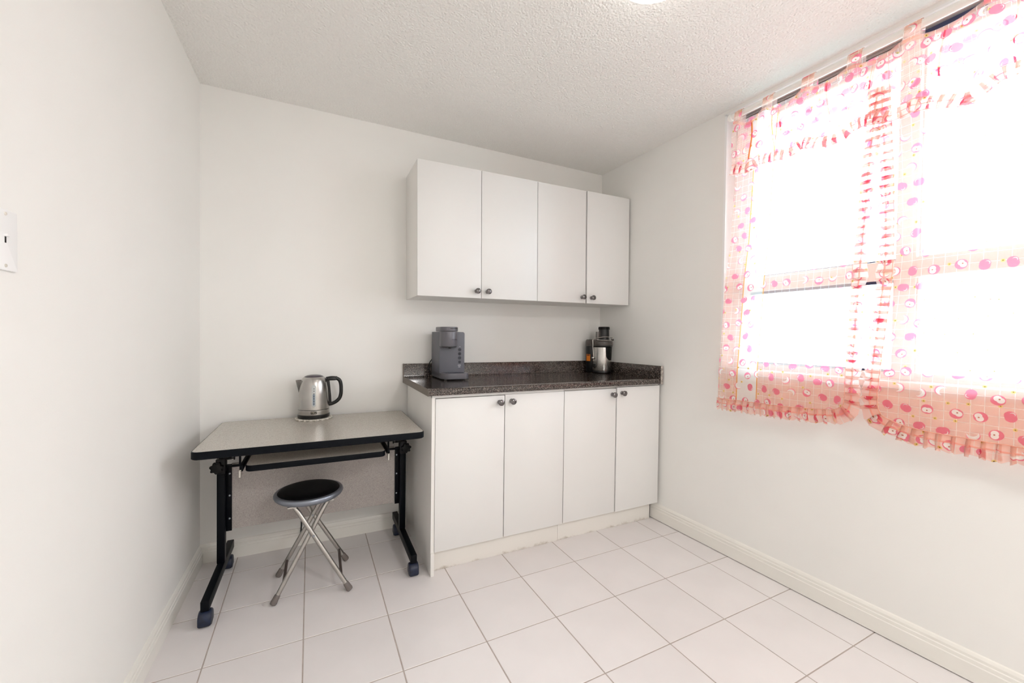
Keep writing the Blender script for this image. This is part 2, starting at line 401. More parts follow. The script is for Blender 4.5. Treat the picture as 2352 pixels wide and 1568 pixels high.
# right wall with its window opening, in the wall's own frame (s, d, z)
S0, S1, Z0, Z1, TH = 1.02, 2.52, 1.005, 2.425, .20
wr = MB()
wr.box((-.0, 0, -.1), (S0, TH, CEIL + .1)); wr.box((S1, 0, -.1), (4.6, TH, CEIL + .1))
wr.box((S0, 0, -.1), (S1, TH, Z0)); wr.box((S0, 0, Z1), (S1, TH, CEIL + .1))
st(wr.build('wall_right', M_wall, smooth=False, world=RW))

# floor: grout bed, tiles one by one (clipped by the room outline)
floor = st(MB().box((-.12, Y0 - .12, -.1), (W + .35, .12, -.0012)).build('floor', M_grout, smooth=False))
TS, OX, OY, GR, GAP, TT = .318676, .4943276, -.804984, .01438, .0046, .006
def clip(poly, n, d):            # keep points with n.p <= d
    out = []
    for i in range(len(poly)):
        a, b_ = poly[i], poly[(i + 1) % len(poly)]; fa, fb = n[0] * a[0] + n[1] * a[1] - d, n[0] * b_[0] + n[1] * b_[1] - d
        if fa <= 0: out.append(a)
        if (fa < 0) != (fb < 0) and fa != fb:
            t = fa / (fa - fb); out.append((a[0] + t * (b_[0] - a[0]), a[1] + t * (b_[1] - a[1])))
    return out
def tile_mesh(poly):
    return MB().prism(poly, 2, -TT, 0, bev=.0008, seg=1)
cg, sg = math.cos(GR), math.sin(GR); full = None
h = TS / 2 - GAP / 2
for i in range(-3, 8):
    for j in range(-13, 5):
        gx, gy = (i + .5) * TS, (j + .5) * TS
        cx, cy = OX + gx * cg - gy * sg, OY + gx * sg + gy * cg
        sq = [(cx + a * cg - b_ * sg, cy + a * sg + b_ * cg) for a, b_ in ((-h, -h), (h, -h), (h, h), (-h, h))]
        pol = clip(sq, (-1, 0), -.003); pol = clip(pol, (0, 1), -.003) if pol else pol; pol = clip(pol, (0, -1), -Y0 - .003) if pol else pol
        pol = clip(pol, (1, SR), W - .003) if pol else pol
        if len(pol) < 3: continue
        ar = abs(sum(pol[k][0] * pol[(k + 1) % len(pol)][1] - pol[(k + 1) % len(pol)][0] * pol[k][1] for k in range(len(pol)))) / 2
        if ar < .0006: continue
        if ar > 4 * h * h * .9999:
            if full is None:
                full = MB().prism([(-h, -h), (h, -h), (h, h), (-h, h)], 2, -TT, 0, bev=.0008, seg=1).build('tile', M_tile, floor, ang=20).data
                o = bpy.data.objects[-1] if False else [q for q in COL.objects if q.data == full][0]
            else: o = link('tile', full, floor)
            o.location = (cx, cy, 0); o.rotation_euler.z = GR
        else:
            lp = [(p[0] - cx, p[1] - cy) for p in pol]
            o = MB().prism(lp, 2, -TT, 0, bev=.0008, seg=1).build('tile', M_tile, floor, ang=20); o.location = (cx, cy, 0)

# baseboards (moulded profile: thickness, height)
BB = [(0, .0), (.015, .0), (.015, .056), (.0125, .059), (.0125, .071), (.0095, .074), (.0095, .083), (.005, .092), (0, .095)]
st(MB().prism([(-p[0], p[1]) for p in BB], 0, .0, 1.04).build('baseboard_back', M_trim, ang=20))
st(MB().prism([(p[0], p[1]) for p in BB], 1, Y0, -.0155).build('baseboard_left', M_trim, ang=20))
st(MB().prism([(-p[0], p[1] * 1.06 + .004) for p in BB], 0, .547, 4.4).build('baseboard_right', M_trim, world=RW, ang=20))

# ------------------------------------------------------------------ window (structure), in the right-wall frame
win = bpy.data.objects.new('window_1', None); COL.objects.link(win); win.matrix_world = RW; win['kind'] = 'structure'
lin_ = MB()           # jamb linings and head
lin_.box((S0, .0, Z0), (S0 + .012, .19, Z1)); lin_.box((S1 - .012, .0, Z0), (S1, .19, Z1)); lin_.box((S0, .0, Z1 - .01), (S1, .19, Z1))
lin_.build('jamb_lining', M_pvc, win)
MB().prism([(-.016, 1.000), (.19, 1.000), (.19, 1.026), (-.012, 1.026), (-.016, 1.02)], 0, S0 + .005, S1 - .005, bev=.002).build('window_sill', M_pvc, win)
D0, D1 = .085, .150
fr_ = MB()
for a, b_ in ((S0 + .012, 1.072), (2.468, S1 - .012)):
    fr_.box((a, D0, 1.026), (b_, D1 + .03, Z1 - .01), .003)
fr_.box((1.072, D0 + .01, 2.388), (2.468, D1 + .03, Z1 - .01), .003)
fr_.box((1.072, D0 + .002, 1.026), (2.468, D1 + .03, 1.040), .003)
fr_.build('window_frame', M_pvc, win)
hd = MB()              # ribbed aluminium head track
for k in range(4): hd.box((1.075, D0 - .006 + .004 * (k % 2), 2.380 + k * .0085), (1.735, D0 + .02, 2.380 + k * .0085 + .0072), .001)
hd.build('head_track', M_alu, win)
MB().box((1.735, D0 - .008, 1.03), (1.80, D1 + .01, Z1 - .012), .004).build('mullion', M_pvc, win)
MB().box((1.076, D0 - .012, 1.438), (1.735, D1 - .01, 1.518), .004).build('meeting_rail', M_pvc, win)
MB().box((1.80, D0 - .012, 1.444), (2.464, D1 - .01, 1.522), .004).build('meeting_rail', M_pvc, win)
for (a, b_) in ((1.074, 1.735), (1.80, 2.466)):
    for (z0, z1, dd) in ((1.040, 1.44, 0.), (1.516, 2.372, .02)):
        sash = MB(); w_ = .058 if a < 1.5 else .0
        l0 = a + (.062 if a < 1.5 else .006)
        sash.box((a, D0 + dd, z0), (l0, D1 - .02, z1), .003); sash.box((b_ - .008, D0 + dd, z0), (b_, D1 - .02, z1), .003)
        sash.box((l0, D0 + dd, z0), (b_ - .008, D1 - .02, z0 + (.018 if z0 < 1.2 else .004)), .003)
        if z0 > 1.2: sash.box((l0, D0 + dd, 2.360), (b_ - .008, D1 - .02, z1), .003)
        so = sash.build('sash', M_pvc, win)
        MB().box((l0 - .002, .112 + dd, z0 + .003), (b_ - .006, .116 + dd, z1 - .003)).build('pane', M_glass, so, smooth=False)
        if a < 1.5:  # dark strips put in as the shadow gaps along rails and sash
            shd = MB(); shd.box((l0, D0 + dd - .002, z0 + (.018 if z0 < 1.2 else .003)), (b_ - .01, D0 + dd + .010, z0 + (.026 if z0 < 1.2 else .011)))
            if z0 < 1.2: shd.box((l0, D0 + dd - .004, z1 - .014), (b_ - .01, D0 + dd + .01, z1 - .002))
            shd.build('shade_strip', M_shade, so, smooth=False)
shd = MB(); shd.box((1.075, D0 - .010, 2.362), (1.735, D0 + .01, 2.379)); shd.box((1.80, D0 - .010, 2.366), (2.466, D0 + .01, 2.402))  # dark strips in place of the frame's own shadow under the head
shd.build('shade_strip', M_shade, win, smooth=False)

# ------------------------------------------------------------------ curtain cloth
def cloth(name, grid, uvs, band, parent, n_u, n_v, m=None):
    me = bpy.data.meshes.new(name); vs = [tuple(p) for row in grid for p in row]
    fs = [(j * n_u + i, j * n_u + i + 1, (j + 1) * n_u + i + 1, (j + 1) * n_u + i) for j in range(n_v - 1) for i in range(n_u - 1)]
    me.from_pydata(vs, [], fs); fu = [q for row in uvs for q in row]; fb = [q for row in band for q in row]
    l1 = me.uv_layers.new(name='UVMap'); l2 = me.uv_layers.new(name='BAND')
    for lp in me.loops:
        l1.data[lp.index].uv = fu[lp.vertex_index]; l2.data[lp.index].uv = (fb[lp.vertex_index], 0)
    me.materials.append(m or M_fab); me.shade_smooth()
    return link(name, me, parent)
def interp(tab, x):
    if x <= tab[0][0]: return tab[0][1]
    for (a, va), (b_, vb) in zip(tab, tab[1:]):
        if x <= b_: return va + (vb - va) * (x - a) / (b_ - a)
    return tab[-1][1]
def smoothpath(P, step=.008):
    P = [Vector((p[0], p[1], 0)) for p in P]; out = []
    for i in range(len(P) - 1):
        p0, p1, p2, p3 = P[max(i - 1, 0)], P[i], P[i + 1], P[min(i + 2, len(P) - 1)]
        n = max(2, int((p2 - p1).length / step))
        for k in range(n):
            t = k / n
            out.append(.5 * ((2 * p1) + (p2 - p0) * t + (2 * p0 - 5 * p1 + 4 * p2 - p3) * t * t + (3 * p1 - p0 - 3 * p2 + p3) * t ** 3))
    out.append(P[-1]); return out
def ruffle(path, side, width, dfun, parent, pitch=.034, fold=.013, seed=0, name='ruffle', uo=0., side_w=None):
    """pleated ribbon sewn along a path: each pleat doubles back on itself, so cloth really lies in three layers there"""
    rnd = random.Random(seed); pts = smoothpath(path, .004)
    acc = [0]
    for a, b_ in zip(pts, pts[1:]): acc.append(acc[-1] + (b_ - a).length)
    Ltot = acc[-1]
    def at(x):
        x = min(max(x, 0), Ltot - 1e-6); i = max(k for k in range(len(acc)) if acc[k] <= x); i = min(i, len(pts) - 2)
        t = (x - acc[i]) / max(acc[i + 1] - acc[i], 1e-9); p = pts[i].lerp(pts[i + 1], t); a, b_ = pts[max(i - 2, 0)], pts[min(i + 3, len(pts) - 1)]
        tg = (b_ - a).normalized(); return p, Vector((-tg.y, tg.x, 0)) * side
    # positions along the ribbon: forward, back, forward
    seq = []; x = 0; fab = 0
    while x < Ltot:
        p_ = pitch * rnd.uniform(.9, 1.1); f_ = fold * rnd.uniform(.8, 1.15)
        for xx, dep in ((x, 0.), (x + p_ * .5, .003), (x + p_, .0015), (x + p_ - f_, -.003), (x + p_ - f_ * .3, -.0045)):
            seq.append((xx, dep, fab)); 
            fab += abs((seq[-1][0] - seq[-2][0])) if len(seq) > 1 else 0
            seq[-1] = (xx, dep, fab)
        x += p_
    nv = 7; grid, uvs, band = [], [], []
    for v in range(nv):
        t = v / (nv - 1); row, ur, br = [], [], []
        for k, (xx, dep, fb) in enumerate(seq):
            w = width * (1 + .10 * math.sin(k * 1.7 + seed) * t)
            p, n = at(xx + .0018 * math.sin(k * 2.3 + t * 3) * t); q = p + n * (w * t * (side_w if p.y > .93 and side_w else 1.))
            row.append((q.x, dfun(q.x, q.y) + dep * (.35 + t) - .004 - .005 * math.sin(t * PI), q.y)); ur.append((fb + uo, t * width)); br.append(9.)
        grid.append(row); uvs.append(ur); band.append(br)
    return cloth(name, grid, uvs, band, parent, len(seq), nv, M_ruf)
def seam_strip(path, side, off, width, dfun, parent, name='seam_strip'):
    """narrow folded hem of cloth running along a path, at a distance off from it"""
    pts = smoothpath(path, .010); g, u, b_ = [], [], []
    nr = []
    for i in range(len(pts)):
        tg = (pts[min(i + 1, len(pts) - 1)] - pts[max(i - 1, 0)]).normalized(); nr.append(Vector((-tg.y, tg.x, 0)) * side)
    for j in range(3):
        row = []
        for i, p in enumerate(pts):
            q = p + nr[i] * (off + width * j / 2 + .0008 * math.sin(i * 1.3)); row.append((q.x, dfun(q.x, q.y) - .0105 - .001 * (j == 1), q.y))
        g.append(row); u.append([(i * .010, 9 + j * .003) for i in range(len(pts))]); b_.append([9.] * len(pts))
    return cloth(name, g, u, b_, parent, len(pts), 3, M_hem)
def stitch(path, dfun, parent, r=.0011, seed=3):
    pts = [q for q in smoothpath(path, .006) if q.y < .97]; P = []
    for i, p in enumerate(pts):
        P.append((p.x + .0012 * math.sin(i * 1.9), dfun(p.x, p.y) - .0085, p.y + .0012 * math.cos(i * 1.9)))
    return MB().tube(P, r, 5).build('hem_stitch', M_stitch, parent)
M_stitch = mat('hem_thread', '#dfb7a2', .8)

def panel(label, outer, seam, zb, corner_u, sgn, has_band, seed, name='window_curtain'):
    """outer / seam: s as a function of z; zb: bottom seam level; sgn = +1 when the seam edge lies at larger s"""
    t_ = thing(name, None, label, 'curtain', 'curtain panels over the window', M=RW)
    top = 2.318
    doff = -.054 if sgn > 0 else -.046
    def dfun(s, z): return doff + .006 * math.sin(s * 21 + seed) * min(1, (2.33 - z) * 2.2) + .002 * math.sin(s * 47 + z * 2 + seed) - .006 * max(0, 1.0 - abs(z - 1.0) * 2)
    nu, nv = 90, 60; grid, uvs, band = [], [], []
    so, si = (lambda z: interp(outer, -z)), (lambda z: interp(seam, -z))
    for j in range(nv):
        v = j / (nv - 1); row, ur, br = [], [], []
        for i in range(nu):
            u = i / (nu - 1)
            zbot = zb - .026
            z = top + (zbot - top) * v
            a, b_ = so(z), si(z) + sgn * .028
            if u > .84:                                   # rounded lower corner
                q = (u - .84) / .16; lift = .075 * (1 - math.sqrt(max(0, 1 - q ** 2.4))); z = top + (zbot + lift - top) * v
            s = a + (b_ - a) * u
            row.append((s, dfun(s, z), z)); wd = abs(si(1.2) - so(1.2)) + .028
            ur.append((u * wd * 1.06 + seed * .37, z * 1.02)); br.append(u * wd if has_band else 9.)
        grid.append(row); uvs.append(ur); band.append(br)
    cloth('panel_cloth', grid, uvs, band, t_, nu, nv)
    return t_, dfun
# left panel: numbers are (-z, s)
t1, df1 = panel('left sheer apple-print curtain panel with pale stripe, nearer the cupboards',
    [(-2.33, 1.134), (-2.05, 1.122), (-1.69, 1.106), (-1.486, 1.082), (-1.25, 1.071), (-1.03, 1.058), (-.8, 1.054)],
    [(-2.33, 1.705), (-2.1, 1.684), (-1.865, 1.668), (-1.69, 1.660), (-1.51, 1.650), (-1.334, 1.643), (-1.15, 1.637), (-1.02, 1.635), (-.8, 1.632)],
    .874, .9, 1, True, 1.3)
path1 = [(1.705, 2.31), (1.684, 2.1), (1.668, 1.865), (1.660, 1.69), (1.650, 1.51), (1.643, 1.334), (1.637, 1.15), (1.635, 1.02), (1.633, .93), (1.620, .905), (1.585, .889), (1.478, .878), (1.284, .870), (1.054, .866)]
ruffle([(1.690, 2.19)] + path1[1:], 1, .060, df1, t1, seed=4, side_w=.80)
stitch(path1, df1, t1)
seam_strip([(1.690, 2.19)] + path1[1:], 1, .022, .006, df1, t1)
seam_strip(path1, 1, .0, .0025, df1, t1)
t2, df2 = panel('right sheer apple-print curtain panel, cut off by the picture edge',
    [(-2.33, 2.47), (-1.5, 2.475), (-.8, 2.48)],
    [(-2.33, 1.742), (-2.1, 1.752), (-2.0, 1.758), (-1.83, 1.766), (-1.66, 1.771), (-1.49, 1.772), (-1.326, 1.764), (-1.156, 1.750), (-1.03, 1.742), (-.8, 1.74)],
    .860, .9, -1, False, 2.1)
path2 = [(1.742, 2.31), (1.752, 2.1), (1.758, 2.0), (1.766, 1.83), (1.771, 1.66), (1.772, 1.49), (1.764, 1.326), (1.750, 1.156), (1.742, 1.035), (1.738, .95), (1.748, .900), (1.785, .876), (1.846, .861), (1.959, .856), (2.10, .852), (2.48, .852)]
ruffle([(1.750, 2.19)] + path2[1:], -1, .060, df2, t2, seed=9, side_w=.84)
stitch(path2, df2, t2)
seam_strip([(1.750, 2.19)] + path2[1:], -1, .022, .006, df2, t2)
seam_strip(path2, -1, .0, .0025, df2, t2)

# valance with tabs on the rod
TABS = [1.140, 1.290, 1.465, 1.638, 1.815, 2.02, 2.23, 2.43]
RODZ = 2.362
tv = thing('curtain_valance', None, 'short sheer apple-print valance tied by tabs to the white rod', 'curtain', M=RW)
def head(s):
    i = max([k for k in range(len(TABS)) if TABS[k] <= s] or [0]); i = min(i, len(TABS) - 2)
    t = min(max((s - TABS[i]) / (TABS[i + 1] - TABS[i]), 0), 1); return 2.316 - .030 * math.sin(PI * min(1, t * 1.15 + .0)) * (1.15 if i < 2 else .75)
def foot(s): return interp([(1.12, 2.092), (1.21, 2.068), (1.256, 2.094), (1.397, 2.070), (1.452, 2.098), (1.54, 2.062), (1.594, 2.060), (1.631, 2.086), (1.69, 2.089), (1.77, 2.070), (1.82, 2.080), (1.89, 2.062), (1.966, 2.034), (2.033, 2.072), (2.08, 2.075), (2.2, 2.05), (2.3, 2.078), (2.48, 2.06)], s)
def dv(s, z): return -.080 + .005 * math.sin(s * 36) * min(1, (2.34 - z) * 5)
# columns; a narrow pinch fold between the tabs lays the cloth in three layers
ss = []
s = 1.122
folds = [1.215, 1.352, 1.545, 1.700, 1.90, 2.06, 2.25, 2.40]
while s < 2.478:
    ss.append((s, 0)); s += .009
for f in folds: ss += [(f, .0), (f + .007, .003), (f + .001, -.003), (f + .0075, -.001)]
seq = []
base = sorted([a for a in ss if a[1] == 0 and a[0] not in folds])
for a in base:
    seq.append(a)
    for f in folds:
        if a[0] <= f < a[0] + .009: seq += [(f + .0055, .003), (f + .002, -.003)]
nv = 22; grid, uvs, band = [], [], []
for j in range(nv):
    v = j / (nv - 1); row, ur, br = [], [], []
    for (s, dd) in seq:
        z = head(s) + (foot(s) - .02 - head(s)) * v; sw = s + .014 * v * math.sin(s * 9 + 1) + .006 * math.sin(v * 5 + s * 31)
        row.append((sw, dv(s, z) + dd, z)); ur.append((s * 1.12 + .4, z + .2)); br.append((s - 1.122) if s < 1.5 else 9.)
    grid.append(row); uvs.append(ur); band.append(br)
cloth('valance_cloth', grid, uvs, band, tv, len(seq), nv, M_val)
hp = [(1.122 + k * .01, head(1.122 + k * .01) - .006) for k in range(136)]
gr_, uu, bb = [], [], []
for j in range(3):
    gr_.append([(s, dv(s, z) - .002 - .003 * math.sin(j * PI / 2), z + .008 - j * .008) for s, z in hp]); uu.append([(s, 5 + j * .008) for s, z in hp]); bb.append([9.] * len(hp))
cloth('valance_hem', gr_, uu, bb, tv, len(hp), 3)
fp = [(1.122 + k * .02, foot(1.122 + k * .02)) for k in range(68)]
ruffle(fp, -1, .046, dv, tv, seed=12, pitch=.031, fold=.011)
seam_strip(fp, -1, -.002, .003, dv, tv)
seam_strip(fp, -1, .021, .003, dv, tv)
seam_strip(fp, -1, .0435, .003, dv, tv)
for k, s in enumerate(TABS):
    w = .040 if k == 0 else .050; gr_, uu, bb = [], [], []
    prof = [(-.080, 2.306)] + [(-.050 - .0185 * math.cos(math.radians(q)), RODZ + .0185 * math.sin(math.radians(q))) for q in range(0, 181, 20)] + [(-.036, 2.306)]
    acc_ = 0
    for m_, (d, z) in enumerate(prof):
        if m_: acc_ += math.hypot(d - prof[m_ - 1][0], z - prof[m_ - 1][1])
        gr_.append([(s - w / 2 + w * q / 4, d, z) for q in range(5)]); uu.append([(s * 3 + w * q / 4, acc_ + k * .31) for q in range(5)]); bb.append([9.] * 5)
    cloth('tab', gr_, uu, bb, tv, 5, len(prof))
rod = thing('curtain_rod', None, 'white curtain rod across the top of the window', 'curtain rod', M=RW)
MB().tube([(1.098, -.05, RODZ), (2.50, -.05, RODZ)], .0145, 16).build('pole', M_rod, rod)
MB().lathe([(0, 0), (.017, 0), (.019, .006), (.019, .016), (.012, .022), (0, .022)], 20, M=Matrix.Translation((1.098, -.05, RODZ)) @ Matrix.Rotation(-PI / 2, 4, 'Y')).build('end_cap', M_rod, rod)
for s in (1.106, 2.47):
    MB().box((s - .006, -.05, RODZ - .006), (s + .006, 0.0, RODZ + .006), .002).box((s - .012, -.005, RODZ - .03), (s + .012, 0.0, RODZ + .03), .002).build('bracket', M_rod, rod)

# ------------------------------------------------------------------ cabinets
def knob(parent, x, y, z, k=1.):
    M_ = Matrix.Translation((x, y, z)) @ Matrix.Rotation(PI / 2, 4, 'X')
    k *= 1.36
    prof = [(0, 0), (.0085, 0), (.0085, .003), (.0055, .005), (.005, .011), (.0068, .013), (.0108, .0155), (.0122, .0195), (.0116, .0235), (.008, .0262), (0, .0272)]
    return MB().lathe([(r * k, h_ * k) for r, h_ in prof], 28, M=M_).build('knob', M_knob, parent)
def cabinet(name, x0, x1, yb, yf, z0, z1, label, group, xs, kz, kick=None, side=None, rz=0., proud=None, M=None):
    t_ = thing(name, ((x0 + x1) / 2, (yb + yf) / 2, 0), label, 'cabinet', group)
    if M is not None: t_.matrix_world = M @ t_.matrix_world
    ox, oy = (x0 + x1) / 2, (yb + yf) / 2
    L_ = lambda x, y, z: (x - ox, y - oy, z)
    T = .016; c = MB()
    fz = yf + .0195
    c.box(L_(x0, fz, z0), L_(x0 + T, yb, z1), .0008); c.box(L_(x1 - T, fz, z0), L_(x1, yb, z1), .0008)
    c.box(L_(x0 + T, fz, z0), L_(x1 - T, yb, z0 + T)); c.box(L_(x0 + T, fz, z1 - T), L_(x1 - T, yb, z1)); c.box(L_(x0 + T, yb - .006, z0 + T), L_(x1 - T, yb, z1 - T))
    c.build('carcass', M_white_side, t_)
    for i, (a, b_, za, zb_) in enumerate(xs):
        dy, dang = (0, 0) if not proud or i not in proud else proud[i]
        d = MB().box(L_(a, yf + dy, za), L_(b_, yf + .018 + dy, zb_), .0014).build('door', M_white, t_)
        kx = b_ - .030 if i == 0 else a + .036
        knob(d, kx - ox, yf - oy + dy, kz[i])
    return t_, L_
FY = -.612
cabL, LL = cabinet('base_cabinet', 1.044, 1.800, -.020, FY, .115, .890, 'left white two-door base cabinet with end panel, beside the grey table', 'white base cabinets',
    [(1.0605, 1.4305, .117, .874), (1.4345, 1.8025, .119, .877)], (.840, .842))
p_ = MB().prism([(-.612 + .0 - (-.020 + FY) / 2, 0), (-.02 - (-.020 + FY) / 2, 0), (-.02 - (-.020 + FY) / 2, .890), (-.608 - (-.020 + FY) / 2, .890), (-.608 - (-.020 + FY) / 2, .114), (-.612 - (-.020 + FY) / 2, .114)], 0, 1.0425 - 1.422, 1.0595 - 1.422, bev=.0008, seg=1)
p_.build('end_panel', M_white_side, cabL, ang=20)
MB().box((1.0595 - 1.422, -.5655 + .316, 0), (1.800 - 1.422, -.5495 + .316, .114), .001).build('toe_kick', M_kick, cabL)
MB().box((1.0425 - 1.422, FY + .316 + .0, .8785), (1.800 - 1.422, FY + .316 + .018, .8928), .001).build('top_rail', M_white, cabL)
cabR, LR_ = cabinet('base_cabinet', 1.8035, 2.515, -.020, FY, .115, .890, 'right white two-door base cabinet in the corner below the juicer', 'white base cabinets',
    [(1.8065, 2.1765, .121, .8765), (2.1815, 2.5275, .121, .8825)], (.842, .848), proud={1: (-.004, 0)})
cx_ = (1.8035 + 2.515) / 2
MB().box((1.8035 - cx_, -.5655 + .316 + .004, 0), (2.5125 - cx_, -.5495 + .316 + .004, .114), .001).build('toe_kick', M_kick, cabR)
MB().box((1.8035 - cx_, FY + .316 + .002, .8855), (2.520 - cx_, FY + .316 + .018, .8928), .001).build('top_rail', M_white, cabR)
# wall units, hung very slightly out of level
TILT = lambda x, z: Matrix.Translation((x, 0, z)) @ Matrix.Rotation(-.0088, 4, 'Y') @ Matrix.Translation((-x, 0, -z))
UY = -.312
cabinet('wall_cabinet', 1.033, 1.786, -.001, UY, 1.404, 2.152, 'left white two-door wall cabinet above the coffee maker', 'white wall cabinets',
    [(1.033, 1.4085, 1.404, 2.152), (1.4115, 1.786, 1.404, 2.152)], (1.444, 1.444), M=TILT(1.033, 1.404))
cabinet('wall_cabinet', 1.789, 2.517, -.001, UY, 1.4105, 2.158, 'right white two-door wall cabinet in the corner above the juicer', 'white wall cabinets',
    [(1.789, 2.157, 1.4105, 2.158), (2.163, 2.522, 1.4095, 2.158)], (1.449, 1.447), M=TILT(1.789, 1.4105), proud={1: (-.006, 0)})

# ------------------------------------------------------------------ countertop
ct = thing('countertop', (1.77, -.32, .893), 'dark speckled granite-look countertop with raised back edge on base cabinets', 'countertop')
def cl(x, y, z): return (x - 1.77, y + .32, z - .893)
prof = [(-.002, .893), (-.002, .927)]
prof = [(-.020, .893), (-.020, .9265), (-.60, .9265), (-.615, .9280), (-.628, .9285), (-.637, .926), (-.6435, .920), (-.645, .911), (-.6435, .901), (-.639, .8945), (-.632, .893)]
MB().prism([(p[0] + .32, p[1] - .893) for p in prof], 0, 1.0185 - 1.77, 2.4975 - 1.77).build('slab', M_granite, ct, ang=25)
bs = [(-.002, .893), (-.002, 1.0080), (-.017, 1.0080), (-.0205, 1.0045), (-.0205, .935), (-.0225, .9295), (-.028, .9272), (-.028, .893)]
MB().prism([(p[0] + .32, p[1] - .893) for p in bs], 0, 1.0185 - 1.77, 2.4975 - 1.77).build('backsplash', M_granite, ct, ang=25)
MB().prism([cl(2.4985, -.002, 0)[:2], cl(2.518, -.002, 0)[:2], cl(2.5455, -.628, 0)[:2], cl(2.521, -.628, 0)[:2]][::-1], 2, .0, .1135, bev=.002).build('side_splash', M_granite, ct, ang=25)
MB().prism([cl(2.5215, -.629, 0)[:2], cl(2.540, -.629, 0)[:2], cl(2.540, -.633, 0)[:2], cl(2.5215, -.633, 0)[:2]][::-1], 2, -.004, .1135, bev=.0008, seg=1).build('splash_end', M_chip, ct)
MB().prism([(p[0] + .32, p[1] - .893) for p in [(-.003, .8915), (-.003, 1.009), (-.021, 1.009), (-.0225, .928), (-.610, .927), (-.636, .926), (-.644, .915), (-.643, .898), (-.636, .8925)]], 0, 1.0155 - 1.77, 1.0185 - 1.77).build('end_strip', M_endcap, ct, ang=25)

# ------------------------------------------------------------------ training table on casters
dk = thing('rolling_table', (.555, -.33, 0), 'grey-topped rolling table with black edge, standing left of the cabinets', 'table')
DX, DY = .555, -.33
def dl(p): return (p[0] - DX, p[1] - DY, p[2] if len(p) > 2 else 0)
X0, X1, YB, YF, TZ = .099, 1.005, -.021, -.632, .7235
MB().prism([(x - DX, y - DY) for x, y in rrect(X0 + .004, X1 - .004, YF + .004, YB - .002, .026)], 2, TZ - .028, TZ + .0006).build('tabletop', M_greylam, dk, ang=30)
ring = bmesh.new(); eb = MB()
out_ = rrect(X0, X1, YF, YB, .030); inn = rrect(X0 + .0041, X1 - .0041, YF + .0041, YB - .0041, .0259)
def ringmesh(o_, i_, za, zb_, off=(DX, DY)):
    t = bmesh.new(); n = len(o_)
    R = [[t.verts.new((p[0] - off[0], p[1] - off[1], z)) for p in q] for q, z in ((i_, za), (o_, za + .003), (o_, zb_ - .004), ([(a[0] * .6 + b_[0] * .4, a[1] * .6 + b_[1] * .4) for a, b_ in zip(o_, i_)], zb_), (i_, zb_))]
    for a in range(5):
        for k in range(n):
            A, B = R[a], R[(a + 1) % 5]; t.faces.new([A[k], A[(k + 1) % n], B[(k + 1) % n], B[k]])
    bmesh.ops.recalc_face_normals(t, faces=t.faces[:]); m = MB(); m._take(t); return m
ringmesh(out_, inn, TZ - .031, TZ).build('edge_band', M_band, dk, ang=40)
